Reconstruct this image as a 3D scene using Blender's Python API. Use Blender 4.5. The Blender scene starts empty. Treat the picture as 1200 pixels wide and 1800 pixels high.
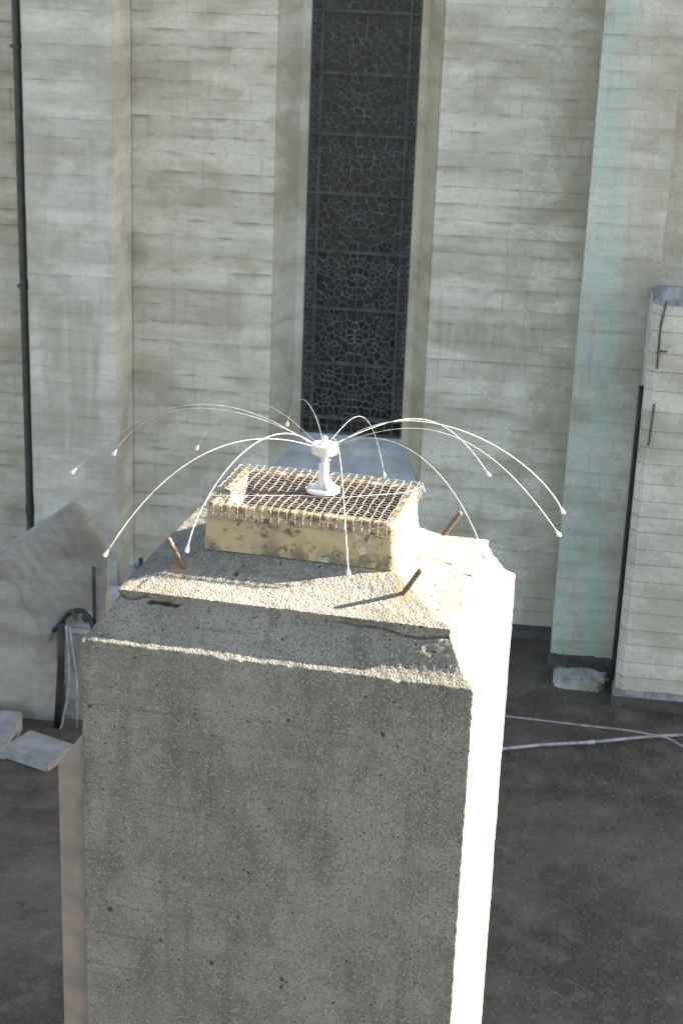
import bpy, bmesh, math, random
import numpy as np
from mathutils import Vector, Matrix, noise as mnoise

random.seed(7)
sc = bpy.context.scene
COL = sc.collection
R = math.radians

# ------------------------------------------------------------------ camera
CAMZ, PITCH, ROLL = 5.8, 0.3368, 0.0383
cam_d = bpy.data.cameras.new('camera')
cam = bpy.data.objects.new('camera', cam_d)
COL.objects.link(cam)
xh = Vector((1, 0, 0)); uh = Vector((0, math.sin(PITCH), math.cos(PITCH))); fw = Vector((0, math.cos(PITCH), -math.sin(PITCH)))
right = xh * math.cos(ROLL) + uh * math.sin(ROLL)
up = -xh * math.sin(ROLL) + uh * math.cos(ROLL)
m = Matrix((right, up, -fw)).transposed().to_4x4()
m.translation = (0, 0, CAMZ)
cam.matrix_world = m
cam_d.sensor_fit = 'HORIZONTAL'; cam_d.sensor_width = 36; cam_d.lens = 2874.26 / 1200 * 36
cam_d.clip_start = .05; cam_d.clip_end = 5000
cam_d.dof.use_dof = True; cam_d.dof.focus_distance = 4.2; cam_d.dof.aperture_fstop = 15
sc.camera = cam

# ------------------------------------------------------------------ light
SUN_AZ, SUN_EL = R(85.6), R(27)           # azimuth from +Y towards +X
world = bpy.data.worlds.new('World'); sc.world = world; world.use_nodes = True
wn = world.node_tree.nodes; wl = world.node_tree.links
sky = wn.new('ShaderNodeTexSky'); sky.sky_type = 'NISHITA'; sky.sun_disc = False
sky.sun_elevation = SUN_EL; sky.sun_rotation = SUN_AZ
sky.air_density = 1.0; sky.dust_density = 1.2; sky.ozone_density = 1.0
bg = wn['Background']; bg.inputs[1].default_value = .068
wl.new(sky.outputs[0], bg.inputs[0])
sd = bpy.data.lights.new('sun', 'SUN'); sd.energy = 5.0; sd.angle = R(.53); sd.color = (1, .965, .92)
sun = bpy.data.objects.new('sun', sd); COL.objects.link(sun)
sdir = Vector((math.sin(SUN_AZ) * math.cos(SUN_EL), math.cos(SUN_AZ) * math.cos(SUN_EL), math.sin(SUN_EL)))
sun.rotation_euler = sdir.to_track_quat('Z', 'Y').to_euler()
sun.location = sdir * 40
vs = sc.view_settings
vs.view_transform = 'Standard'; vs.look = 'None'; vs.exposure = 2.95; vs.gamma = 1
vs.use_white_balance = True; vs.white_balance_temperature = 7600; vs.white_balance_tint = 11   # camera balanced for the shade

# ------------------------------------------------------------------ helpers
def tag(o, label=None, cat=None, group=None, kind=None):
    if label: o['label'] = label
    if cat: o['category'] = cat
    if group: o['group'] = group
    if kind: o['kind'] = kind
    return o

def empty(name, loc=(0, 0, 0), rz=0):
    o = bpy.data.objects.new(name, None); COL.objects.link(o)
    o.location = loc; o.rotation_euler = (0, 0, rz); o.empty_display_size = .1
    return o

def obj(name, verts, faces, mat, parent=None, smooth=False, uv=None):
    me = bpy.data.meshes.new(name)
    me.from_pydata([tuple(v) for v in verts], [], [tuple(f) for f in faces])
    if mat: me.materials.append(mat)
    if smooth: me.polygons.foreach_set('use_smooth', [True] * len(me.polygons))
    if uv is not None:
        l = me.uv_layers.new(name='UVMap')
        vi = np.empty(len(me.loops), dtype=np.int32); me.loops.foreach_get('vertex_index', vi)
        l.data.foreach_set('uv', np.asarray(uv, dtype=np.float32)[vi].ravel())
    me.update()
    o = bpy.data.objects.new(name, me); COL.objects.link(o)
    if parent: o.parent = parent
    return o

class MB:
    def __init__(s): s.v = []; s.f = []
    def add(s, v, f):
        n = len(s.v); s.v += [tuple(a) for a in v]; s.f += [tuple(i + n for i in a) for a in f]
    def box(s, x0, x1, y0, y1, z0, z1):
        s.add([(x0, y0, z0), (x1, y0, z0), (x1, y1, z0), (x0, y1, z0), (x0, y0, z1), (x1, y0, z1), (x1, y1, z1), (x0, y1, z1)],
              [(0, 3, 2, 1), (4, 5, 6, 7), (0, 1, 5, 4), (1, 2, 6, 5), (2, 3, 7, 6), (3, 0, 4, 7)])
    def prism(s, poly, y0, y1):           # polygon in (x,z), counter-clockwise seen from -y; y0 = front
        n = len(poly)
        v = [(x, y0, z) for x, z in poly] + [(x, y1, z) for x, z in poly]
        f = [tuple(range(n)), tuple(range(2 * n - 1, n - 1, -1))]
        f += [((i + 1) % n, i, n + i, n + (i + 1) % n) for i in range(n)]
        s.add(v, f)
    def lathe(s, prof, n=24, c=(0, 0, 0), axis=None):   # prof: (r,z) bottom to top
        v = []; f = []
        M = Matrix.Identity(3) if axis is None else Vector(axis).to_track_quat('Z', 'Y').to_matrix()
        for r, z in prof:
            for k in range(n):
                a = 2 * math.pi * k / n
                v.append(tuple(M @ Vector((r * math.cos(a), r * math.sin(a), z)) + Vector(c)))
        for j in range(len(prof) - 1):
            for k in range(n):
                f.append((j * n + k, j * n + (k + 1) % n, (j + 1) * n + (k + 1) % n, (j + 1) * n + k))
        f.append(tuple(range(n - 1, -1, -1))); f.append(tuple((len(prof) - 1) * n + k for k in range(n)))
        s.add(v, f)
    def tube(s, pts, r, n=6):
        pts = [Vector(p) for p in pts]; rr = r if hasattr(r, '__len__') else [r] * len(pts)
        v = []; f = []; ref = None
        for i, p in enumerate(pts):
            t = (pts[min(i + 1, len(pts) - 1)] - pts[max(i - 1, 0)])
            t = t.normalized() if t.length > 1e-9 else Vector((0, 0, 1))
            if ref is None: ref = Vector((0, 0, 1)) if abs(t.z) < .9 else Vector((1, 0, 0))
            b = t.cross(ref).normalized(); ref = b.cross(t)
            for k in range(n):
                a = 2 * math.pi * k / n
                v.append(p + (b * math.cos(a) + ref * math.sin(a)) * rr[i])
        for i in range(len(pts) - 1):
            for k in range(n):
                f.append((i * n + k, i * n + (k + 1) % n, (i + 1) * n + (k + 1) % n, (i + 1) * n + k))
        f.append(tuple(range(n - 1, -1, -1))); f.append(tuple((len(pts) - 1) * n + k for k in range(n)))
        s.add(v, f)
    def build(s, name, mat, parent=None, smooth=False):
        return obj(name, s.v, s.f, mat, parent, smooth)

def smooth_angle(o, deg=35):
    me = o.data
    me.polygons.foreach_set('use_smooth', [True] * len(me.polygons))
    me.set_sharp_from_angle(angle=R(deg))
    return o

def catmull(pts, n=8):
    P = [Vector(p) for p in pts]; P = [P[0] * 2 - P[1]] + P + [P[-1] * 2 - P[-2]]; out = []
    for i in range(1, len(P) - 2):
        for k in range(n):
            t = k / n
            out.append(.5 * ((2 * P[i]) + (P[i + 1] - P[i - 1]) * t + (2 * P[i - 1] - 5 * P[i] + 4 * P[i + 1] - P[i + 2]) * t * t + (3 * P[i] - P[i - 1] - 3 * P[i + 1] + P[i + 2]) * t ** 3))
    out.append(P[-2]); return out

def N1(x, y, z, s): return mnoise.noise(Vector((x * s, y * s, z * s)))

# ------------------------------------------------------------------ materials
class NT:
    def __init__(s, name, rough=.8, spec=.3):
        s.m = bpy.data.materials.new(name); s.m.use_nodes = True
        s.t = s.m.node_tree; s.b = s.t.nodes['Principled BSDF']
        s.b.inputs['Roughness'].default_value = rough
        s.b.inputs['Specular IOR Level'].default_value = spec
        s.tc = s.t.nodes.new('ShaderNodeTexCoord')
    def n(s, typ, **kw):
        nd = s.t.nodes.new(typ)
        for k, v in kw.items(): setattr(nd, k, v)
        return nd
    def l(s, a, b): s.t.links.new(a, b)
    def coord(s, scale=(1, 1, 1), loc=(0, 0, 0), src='Object', warp=None):
        mp = s.n('ShaderNodeMapping'); mp.inputs['Scale'].default_value = scale; mp.inputs['Location'].default_value = loc
        s.l(s.tc.outputs[src], mp.inputs['Vector']); return mp.outputs[0]
    def noise(s, co, scale=5, detail=4, rough=.55, dist=0):
        nd = s.n('ShaderNodeTexNoise'); nd.inputs['Scale'].default_value = scale; nd.inputs['Detail'].default_value = detail
        nd.inputs['Roughness'].default_value = rough; nd.inputs['Distortion'].default_value = dist
        s.l(co, nd.inputs['Vector']); return nd.outputs[0]
    def voro(s, co, scale=5, feature='F1', out='Distance', rnd=1):
        nd = s.n('ShaderNodeTexVoronoi', feature=feature); nd.inputs['Scale'].default_value = scale
        nd.inputs['Randomness'].default_value = rnd
        s.l(co, nd.inputs['Vector']); return nd.outputs[out]
    def ramp(s, x, a, b, va=0., vb=1.):
        nd = s.n('ShaderNodeMapRange', interpolation_type='SMOOTHSTEP'); s.l(x, nd.inputs[0])
        for i, v in enumerate((a, b, va, vb)): nd.inputs[i + 1].default_value = v
        return nd.outputs[0]
    def math(s, op, a, b=None):
        nd = s.n('ShaderNodeMath', operation=op)
        for i, x in enumerate((a, b)):
            if x is None: continue
            if isinstance(x, (int, float)): nd.inputs[i].default_value = x
            else: s.l(x, nd.inputs[i])
        return nd.outputs[0]
    def mix(s, fac, a, b, mode='MIX'):
        nd = s.n('ShaderNodeMix', data_type='RGBA', blend_type=mode)
        for sock, x in ((nd.inputs[0], fac), (nd.inputs[6], a), (nd.inputs[7], b)):
            if isinstance(x, (int, float)): sock.default_value = x
            elif isinstance(x, tuple): sock.default_value = x if len(x) == 4 else (*x, 1)
            else: s.l(x, sock)
        return nd.outputs[2]
    def sep(s, co):
        nd = s.n('ShaderNodeSeparateXYZ'); s.l(co, nd.inputs[0]); return nd.outputs
    def attr(s, name):
        nd = s.n('ShaderNodeAttribute', attribute_name=name); return nd.outputs['Fac']
    def rnd(s): return s.n('ShaderNodeObjectInfo').outputs['Random']
    def color(s, c):
        if isinstance(c, tuple): s.b.inputs['Base Color'].default_value = (*c, 1)
        else: s.l(c, s.b.inputs['Base Color'])
    def rough(s, r): s.l(r, s.b.inputs['Roughness'])
    def bump(s, h, strength=.4, dist=.005, prev=None):
        nd = s.n('ShaderNodeBump'); nd.inputs['Strength'].default_value = strength; nd.inputs['Distance'].default_value = dist
        s.l(h, nd.inputs['Height'])
        if prev is not None: s.l(prev, nd.inputs['Normal'])
        s.l(nd.outputs[0], s.b.inputs['Normal']); return nd.outputs[0]

def mat_wall(name, light=(.61, .59, .51), dark=(.46, .435, .36), brown_u=None, green=False, streak=1.0, joint=.5, patch=None):
    t = NT(name, .88, .2)
    co = t.coord()
    big = t.noise(t.coord((.9, .9, 1.5)), 1.5, 6, .62, .2)
    band = t.noise(t.coord((.7, .7, 3.6)), 1.5, 5, .62, .3)
    fine = t.noise(t.coord((1, 1, 1.6)), 22, 6, .7)
    strk = t.noise(t.coord((13, 13, 1.1)), 1.2, 5, .65)
    c = t.mix(t.ramp(band, .36, .68), light, dark)
    c = t.mix(t.math('MULTIPLY', t.ramp(big, .46, .64), .8), c, tuple(a * k for a, k in zip(dark, (.80, .77, .72))))
    c = t.mix(t.math('MULTIPLY', t.ramp(big, .46, .30), .45), c, tuple(min(.72, a * 1.15) for a in light))
    c = t.mix(t.math('MULTIPLY', t.ramp(strk, .52, .72), .34 * streak), c, (.28, .265, .22))
    c = t.mix(t.math('MULTIPLY', t.ramp(strk, .46, .28), .22 * streak), c, (.64, .63, .58))
    rv = t.rnd()
    c = t.mix(1.0, c, t.mix(rv, (.92, .92, .915), (1.06, 1.055, 1.045)), 'MULTIPLY')
    c = t.mix(t.math('MULTIPLY', t.ramp(fine, .42, .72), .38), c, tuple(a * .66 for a in dark))
    if patch:
        pu, pz, hu, hz = patch; w0 = t.noise(t.coord(), 5, 5, .65); q = t.sep(co)
        du = t.math('SUBTRACT', t.math('ABSOLUTE', t.math('SUBTRACT', q[0], pu)), hu); dz = t.math('SUBTRACT', t.math('ABSOLUTE', t.math('SUBTRACT', q[2], pz)), hz)
        dd = t.math('ADD', t.math('MAXIMUM', du, dz), t.math('MULTIPLY', t.math('SUBTRACT', w0, .5), .22))
        c = t.mix(t.math('MULTIPLY', t.ramp(dd, .05, -.05), t.ramp(strk, .30, .60, .25, .62)), c, (.30, .275, .22))
    xyz = t.sep(co)
    if brown_u is not None:
        w = t.noise(t.coord((1.2, 1.2, 2)), 2.2, 5, .65)
        e = t.math('ADD', xyz[0], t.math('MULTIPLY', t.math('SUBTRACT', w, .5), 1.7))
        c = t.mix(t.math('MULTIPLY', t.ramp(e, brown_u, brown_u + .5), .62), c, (.34, .295, .215))
    if green:
        w = t.noise(t.coord((1, 1, .35)), 7, 5, .65)
        # runs of copper stain down the face, drifting to the right
        ctr = t.math('SUBTRACT', xyz[0], t.math('SUBTRACT', .70, t.math('MULTIPLY', xyz[2], .045)))
        d = t.math('ABSOLUTE', t.math('ADD', ctr, t.math('MULTIPLY', t.math('SUBTRACT', w, .5), .12)))
        g = t.math('MULTIPLY', t.ramp(d, .15, .0), t.ramp(w, .30, .62))
        c = t.mix(t.math('MULTIPLY', g, .6), c, (.31, .47, .42))
        g2 = t.math('MULTIPLY', t.ramp(xyz[0], .74, .42), t.ramp(w, .40, .62))
        c = t.mix(t.math('MULTIPLY', g2, .65), c, (.37, .47, .42))
        b2 = t.math('MULTIPLY', t.ramp(xyz[0], .62, .82), t.ramp(t.noise(co, 3, 4), .40, .6))
        c = t.mix(t.math('MULTIPLY', b2, .5), c, (.37, .31, .25))
    # dirt plus joint shadow, both painted dark along the course edges
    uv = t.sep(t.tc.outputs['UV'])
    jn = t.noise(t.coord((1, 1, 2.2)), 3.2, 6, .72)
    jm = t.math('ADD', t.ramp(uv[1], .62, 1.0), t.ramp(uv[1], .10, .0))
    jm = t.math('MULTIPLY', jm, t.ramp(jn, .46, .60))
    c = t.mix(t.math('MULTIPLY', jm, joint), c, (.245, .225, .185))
    sp = t.voro(co, 60)
    c = t.mix(t.math('MULTIPLY', t.ramp(sp, .16, .07), t.math('MULTIPLY', t.ramp(big, .42, .6), .6)), c, (.2, .185, .15))
    t.color(c)
    n1 = t.bump(t.noise(t.coord((1, 1, 4)), 38, 5, .7), .45, .006)
    t.bump(t.noise(t.coord((1, 1, 3)), 7, 4, .6), .4, .02, n1)
    return t.m

M = {}
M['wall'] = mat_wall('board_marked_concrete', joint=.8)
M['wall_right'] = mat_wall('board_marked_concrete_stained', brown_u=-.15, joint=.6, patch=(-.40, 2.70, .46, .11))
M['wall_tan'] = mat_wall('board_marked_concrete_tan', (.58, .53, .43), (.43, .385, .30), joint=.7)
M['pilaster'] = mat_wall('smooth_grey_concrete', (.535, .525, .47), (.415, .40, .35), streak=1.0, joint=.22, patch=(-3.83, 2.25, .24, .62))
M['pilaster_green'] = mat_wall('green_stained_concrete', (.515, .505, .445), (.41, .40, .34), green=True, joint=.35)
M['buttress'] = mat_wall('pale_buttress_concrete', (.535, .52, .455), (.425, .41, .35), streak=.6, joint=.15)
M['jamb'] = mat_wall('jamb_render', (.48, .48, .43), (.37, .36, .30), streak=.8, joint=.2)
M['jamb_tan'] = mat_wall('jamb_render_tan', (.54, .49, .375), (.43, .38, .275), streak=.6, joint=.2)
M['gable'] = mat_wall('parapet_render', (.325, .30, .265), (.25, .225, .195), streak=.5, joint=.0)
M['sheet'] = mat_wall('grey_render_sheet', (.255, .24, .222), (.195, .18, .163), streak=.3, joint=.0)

def mat_simple(name, c, rough=.6, var=.25, scale=20, spec=.4, metal=0, bump=.15, second=None):
    t = NT(name, rough, spec); co = t.coord()
    n = t.noise(co, scale, 5, .65)
    d = second or tuple(a * (1 - var * 1.6) for a in c)
    t.color(t.mix(t.ramp(n, .35, .68), c, d)); t.b.inputs['Metallic'].default_value = metal
    if bump: t.bump(t.noise(co, scale * 3, 4), bump, .003)
    return t.m

def mat_aggregate():
    t = NT('aggregate_concrete', .92, .15); co = t.coord()
    big = t.noise(co, 5, 5, .6); mid = t.noise(co, 24, 4, .6)
    grain = t.voro(co, 300, out='Color'); gs = t.sep(grain)
    c = t.mix(t.ramp(big, .36, .66), (.235, .222, .190), (.165, .153, .127))
    c = t.mix(t.math('MULTIPLY', t.ramp(mid, .45, .7), .5), c, (.25, .236, .202))
    wet = t.noise(t.coord((1, 1, .8)), 2.3, 6, .68, .5)
    c = t.mix(t.math('MULTIPLY', t.ramp(wet, .48, .62), .55), c, (.125, .118, .098))
    run = t.noise(t.coord((11, 11, 1.1)), 1.6, 5, .62)
    c = t.mix(t.math('MULTIPLY', t.ramp(run, .52, .66), .5), c, (.105, .098, .080))
    c = t.mix(t.math('MULTIPLY', t.ramp(run, .42, .28), .25), c, (.30, .288, .25))
    c = t.mix(t.ramp(gs[0], .80, .97), c, (.29, .277, .242))
    c = t.mix(t.math('MULTIPLY', t.ramp(gs[1], .76, .92), .75), c, (.085, .08, .068))
    st = t.sep(t.voro(co, 75, out='Color'))
    d62 = t.voro(co, 75)
    peb = t.math('MULTIPLY', t.ramp(st[0], .84, .86), t.ramp(d62, .36, .26))
    c = t.mix(t.math('MULTIPLY', peb, .5), c, t.mix(st[1], (.10, .095, .08), (.31, .30, .27)))
    pit = t.math('MULTIPLY', t.ramp(st[2], .955, .96), t.ramp(d62, .27, .2))
    c = t.mix(t.math('MULTIPLY', pit, .9), c, (.035, .03, .025))
    bp = t.sep(t.voro(co, 21, out='Color')); bd = t.math('ADD', t.voro(co, 21), t.math('MULTIPLY', t.math('SUBTRACT', mid, .5), .25))
    bpm = t.math('MULTIPLY', t.ramp(bp[0], .90, .91), t.ramp(bd, .16, .09))
    c = t.mix(t.math('MULTIPLY', bpm, .85), c, (.04, .034, .026))
    # faint horizontal pour lines and board edges
    ln = t.noise(t.coord((1.6, 1.6, 34)), 1.7, 4, .6)
    c = t.mix(t.math('MULTIPLY', t.ramp(ln, .58, .68), .38), c, (.095, .088, .068))
    ru = t.attr('rust'); c = t.mix(t.math('MULTIPLY', ru, .85), c, t.mix(mid, (.27, .15, .075), (.36, .245, .14)))
    dk = t.attr('crack_dark'); c = t.mix(t.math('MULTIPLY', dk, .9), c, (.035, .026, .018))  # darkens the cracks and the open joint
    oc = t.attr('ochre'); c = t.mix(t.math('MULTIPLY', oc, .8), c, (.42, .31, .16))
    t.color(c)
    g = t.math('ADD', t.math('MULTIPLY', t.voro(co, 185), -1.0), t.math('MULTIPLY', t.noise(co, 330, 3, .7), .9))
    g = t.math('SUBTRACT', g, t.math('MULTIPLY', pit, 1.5))
    t.bump(g, .85, .0042)
    return t.m
M['agg'] = mat_aggregate()

def mat_vent():
    t = NT('ochre_render', .85, .25); co = t.coord(); z = t.sep(co)[2]; x = t.sep(co)[0]
    a = t.noise(co, 14, 6, .65); b = t.noise(co, 45, 5, .7); e = t.noise(co, 5, 4, .6)
    c = t.mix(t.ramp(a, .38, .64), (.42, .315, .185), (.34, .255, .15))
    c = t.mix(t.math('MULTIPLY', t.ramp(e, .50, .62), .7), c, (.20, .17, .12))
    top = t.ramp(z, 4.365, 4.425)
    mm = t.math('ADD', t.math('ADD', b, t.math('MULTIPLY', top, .13)), t.math('MULTIPLY', t.math('SUBTRACT', e, .5), .5))
    c = t.mix(t.math('MULTIPLY', t.ramp(mm, .54, .66), .85), c, (.085, .066, .045))
    low = t.math('MULTIPLY', t.ramp(z, 4.36, 4.31), t.ramp(t.noise(co, 8, 5, .7), .50, .62))
    c = t.mix(t.math('MULTIPLY', low, .75), c, (.085, .07, .05))
    c = t.mix(t.math('MULTIPLY', t.ramp(a, .60, .66), t.ramp(b, .45, .52)), c, (.40, .37, .31))
    t.color(c)
    n1 = t.bump(t.noise(co, 160, 4, .7), .5, .003); t.bump(t.noise(co, 28, 4, .6), .4, .006, n1)
    return t.m
M['vent'] = mat_vent()
M['soot'] = mat_simple('flue_soot', (.17, .13, .10), .95, .4, 26, .1, 0, .4, (.11, .085, .065))

def mat_roof():
    t = NT('roof_felt', .7, .35); co = t.coord()
    a = t.noise(co, .9, 6, .62, .4); b = t.noise(co, 4.5, 5, .65); c0 = t.noise(co, 60, 4, .7)
    c = t.mix(t.ramp(a, .38, .62), (.050, .036, .028), (.090, .070, .054))
    c = t.mix(t.math('MULTIPLY', t.ramp(b, .48, .70), .6), c, (.125, .105, .085))
    c = t.mix(t.math('MULTIPLY', t.ramp(b, .45, .30), .7), c, (.028, .022, .022))
    c = t.mix(t.math('MULTIPLY', t.ramp(c0, .55, .8), .4), c, (.13, .12, .105))
    gr = t.voro(co, 95, out='Color'); c = t.mix(t.math('MULTIPLY', t.ramp(t.sep(gr)[0], .86, .95), .55), c, (.15, .14, .12))
    t.color(c); t.rough(t.ramp(a, .35, .7, .42, .85))
    n1 = t.bump(c0, .35, .004); t.bump(t.noise(co, 3, 4), .4, .03, n1)
    return t.m
M['roof'] = mat_roof()
M['felt'] = mat_simple('bitumen_flashing', (.050, .042, .042), .75, .35, 9, .3, 0, .5, (.085, .074, .066))
M['felt_grey'] = mat_simple('grey_flashing', (.25, .25, .25), .8, .3, 9, .3, 0, .4)
M['sill'] = mat_simple('sill_concrete', (.42, .425, .43), .85, .2, 7, .25, 0, .3, (.33, .332, .33))
M['black'] = mat_simple('black_pipe', (.022, .022, .024), .45, .3, 14, .4, 0, .15)
M['cast'] = mat_simple('dark_cast_iron', (.035, .038, .038), .55, .4, 18, .4, 0, .2, (.07, .062, .05))
M['white'] = None
def mat_plastic():
    t = NT('white_plastic', .42, .45); co = t.coord()
    c = t.mix(t.ramp(t.noise(co, 30, 5, .7), .45, .75), (.55, .545, .515), (.44, .425, .38))
    c = t.mix(t.math('MULTIPLY', t.ramp(t.noise(co, 110, 4, .7), .60, .75), .45), c, (.34, .31, .25))
    t.color(c); t.bump(t.noise(co, 90, 3), .08, .002); return t.m
M['white'] = mat_plastic()
M['steel'] = mat_simple('white_coated_wire', (.50, .50, .48), .35, .3, 40, .6, 0, 0)
M['galv'] = mat_simple('weathered_mesh_wire', (.31, .285, .26), .6, .3, 60, .4, .0, 0, (.16, .135, .11))
M['rust'] = mat_simple('rusty_bar', (.15, .105, .075), .8, .4, 90, .3, .1, .5, (.085, .062, .05))
M['cable'] = mat_simple('pale_conduit', (.30, .31, .335), .55, .3, 9, .4, 0, .1)
M['ledge'] = mat_simple('lead_grey_ledge', (.40, .41, .44), .7, .25, 8, .3, 0, .3)
M['slab'] = mat_simple('grey_paving', (.29, .285, .28), .88, .25, 6, .2, 0, .4, (.20, .19, .18))
M['mortar'] = mat_simple('pale_mortar', (.37, .36, .34), .9, .25, 8, .2, 0, .6, (.21, .185, .12))
M['pink'] = mat_simple('pink_brick_render', (.235, .185, .155), .9, .25, 12, .2, 0, .5, (.17, .145, .125))
M['lead'] = mat_simple('lead_came', (.155, .165, .18), .6, .3, 12, .3, .0, .1)
M['barm'] = mat_simple('window_bar', (.075, .08, .08), .6, .3, 12, .3, .0, .1)
M['earth'] = mat_simple('street_ground', (.12, .115, .105), .9, .3, .05, .2, 0, 0)
def mat_glass():
    t = NT('dark_leaded_glass', .22, .28)
    r = t.rnd(); co = t.coord()
    cr = t.n('ShaderNodeValToRGB'); cr.color_ramp.interpolation = 'CONSTANT'
    cols = [(.010, .012, .013), (.014, .018, .020), (.022, .022, .018), (.011, .014, .020), (.026, .027, .024), (.013, .012, .012), (.018, .024, .022)]
    for i, cc in enumerate(cols):
        e = cr.color_ramp.elements[0] if i == 0 else (cr.color_ramp.elements[1] if i == 1 else cr.color_ramp.elements.new(i / len(cols)))
        e.position = i / len(cols); e.color = (*cc, 1)
    t.l(r, cr.inputs[0]); t.color(cr.outputs[0])
    t.rough(t.ramp(t.noise(co, 20, 3), .3, .7, .12, .34)); t.bump(t.noise(co, 26, 3), .25, .004)
    return t.m
M['glass'] = mat_glass()

# ------------------------------------------------------------------ ground
b = MB(); b.box(-1500, 1500, -1500, 1500, -10.2, -10)
tag(b.build('ground', M['earth']), 'grey street ground far below the roofs', 'ground', kind='structure')
b = MB()
nx, ny = 40, 40
vv = []; ff = []
for j in range(ny + 1):
    for i in range(nx + 1):
        x = -9 + 18 * i / nx; y = .5 + 15.5 * j / ny
        vv.append((x, y, .012 * N1(x, y, 0, .9)))
for j in range(ny):
    for i in range(nx):
        a = j * (nx + 1) + i; ff.append((a, a + 1, a + nx + 2, a + nx + 1))
b.add(vv, ff); b.box(-9, 9, .5, 16, -10, -.05)
tag(b.build('flat_roof', M['roof'], smooth=False), 'dark damp felt roof at the foot of the church wall', 'roof', kind='structure')

# ------------------------------------------------------------------ church wall (local x = along the wall, -y = towards the camera)
PSI = -.13; WO = (1.5574, 13.4367, 0)
church = empty('church_wall', WO, PSI)
tag(church, 'tall grey board-marked concrete church wall with pilasters and a dark leaded window', 'church')
WTOP = 6.2
zs = [0.1]
while zs[-1] < WTOP: zs.append(zs[-1] + .147 + random.uniform(-.022, .022))

def course(u0, u1, z0, z1, o, depth, mat, parent, jit=.002):
    """one board-marked course: slightly uneven front, recessed joints"""
    n = max(2, min(11, int((u1 - u0) / .11))); g = random.choice([.0001, .0001, .0001, .0002, .0002, .0012]); ch = .0010 if g < .001 else .0022
    if jit < .0015: g, ch = .0003, .0007
    ys = -o + random.uniform(-.0011, .0011) * (jit / .002)
    tl = random.uniform(-.002, .002)
    v = []; uv = []
    for k in range(n + 1):
        u = u0 + (u1 - u0) * k / n
        e = [random.uniform(-jit, jit) for _ in range(4)]
        y = ys + tl * (k / n - .5)
        v += [(u, -o + depth, z0 + g), (u, y + ch, z0 + g + e[0]), (u, y + e[2] * .5, z0 + g + ch + e[0]), (u, y + e[3] * .5, z1 - g - ch + e[1]), (u, y + ch, z1 - g + e[1]), (u, -o + depth, z1 - g)]
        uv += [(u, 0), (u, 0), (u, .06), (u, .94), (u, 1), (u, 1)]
    f = []
    for k in range(n):
        a = k * 6
        for q in range(5): f.append((a + q, a + 6 + q, a + 7 + q, a + 1 + q))
    f.append(tuple(range(5, -1, -1))); f.append(tuple(n * 6 + q for q in range(6)))
    return obj('course', v, f, mat, parent, uv=uv)

def section(name, u0, u1, o, depth, mat, splits=0, top=WTOP, core_back=.5, parent=church, jit=.002, zmax=None):
    cb = MB(); cb.box(u0 + .004, u1 - .004, -o + .022, core_back, 0, zmax or 9)
    core = cb.build(name, mat, parent)
    # everything behind the joints
    for i in range(len(zs) - 1):
        z0, z1 = zs[i], zs[i + 1]
        if z0 >= top - .03: break
        z1 = min(z1, top)
        cuts = sorted(random.uniform(u0 + .12, u1 - .12) for _ in range(random.choice([0, 0, 0, 0, 1, splits]) if splits else 0))
        cuts = [c for k, c in enumerate(cuts) if k == 0 or c - cuts[k - 1] > .2]
        us = [u0] + cuts + [u1]
        for a, c in zip(us[:-1], us[1:]):
            course(a + (.001 if a != u0 else 0), c - (.001 if c != u1 else 0), z0, z1, o, depth, mat, core, jit)
    return core

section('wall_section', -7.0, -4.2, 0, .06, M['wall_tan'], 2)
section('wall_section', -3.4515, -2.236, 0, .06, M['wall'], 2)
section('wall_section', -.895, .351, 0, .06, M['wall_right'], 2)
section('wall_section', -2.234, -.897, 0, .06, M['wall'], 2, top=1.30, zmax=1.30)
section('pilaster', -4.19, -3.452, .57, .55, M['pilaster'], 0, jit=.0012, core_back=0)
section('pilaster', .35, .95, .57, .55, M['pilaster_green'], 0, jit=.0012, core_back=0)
# buttress with chamfered corner and sloping cap
cb = MB(); cb.box(.95, 2.6, -1.205, 0, 0, 3.28)
butt = cb.build('buttress', M['buttress'], church)
for i in range(len(zs) - 1):
    z0, z1 = zs[i] + .004, zs[i + 1]
    if z0 > 3.27: break
    z1 = min(z1, 3.30)
    g = .0001
    vb = [(2.6, -.6), (.885, -.6), (.885, -1.16 + random.uniform(-.0012, .0012)), (.94, -1.22 + random.uniform(-.0012, .0012)), (1.5, -1.222 + random.uniform(-.0012, .0012)), (2.6, -1.222)]
    v = [(x, y, z0 + g) for x, y in vb] + [(x, y, z1 - g) for x, y in vb]; n = 6
    obj('course', v, [tuple(range(n)), tuple(range(2 * n - 1, n - 1, -1))] + [((k + 1) % n, k, n + k, n + (k + 1) % n) for k in range(n)], M['buttress'], butt,
        uv=[(x, 0) for x, y in vb] + [(x, 1) for x, y in vb])
cap = MB()
cap.add([(.885, -.575, 3.302), (2.6, -.575, 3.302), (2.6, -1.226, 3.302), (.94, -1.226, 3.302), (.885, -1.165, 3.302),
         (.96, -.575, 3.33), (2.6, -.575, 3.33), (2.6, -1.10, 3.425), (.99, -1.10, 3.42), (.955, -1.07, 3.40)],
        [(0, 1, 2, 3, 4)[::-1], (9, 8, 7, 6, 5), (0, 4, 9, 5), (4, 3, 8, 9), (3, 2, 7, 8), (2, 1, 6, 7), (1, 0, 5, 6)])
cap.build('cap', M['felt_grey'], butt)
tb = MB(); tb.box(-7, 3.1, .02, .5, 9, 9.6); tb.box(-2.24, -.89, .05, .5, 6.25, 9); tb.box(-2.4, -.7, .5, .55, 0, 9)
tb.build('upper_wall', M['wall'], church)
tb = MB(); tb.box(.95, 3.1, .0, .5, 0, 9)
tb.build('wall_section', M['buttress'], church)
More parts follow.
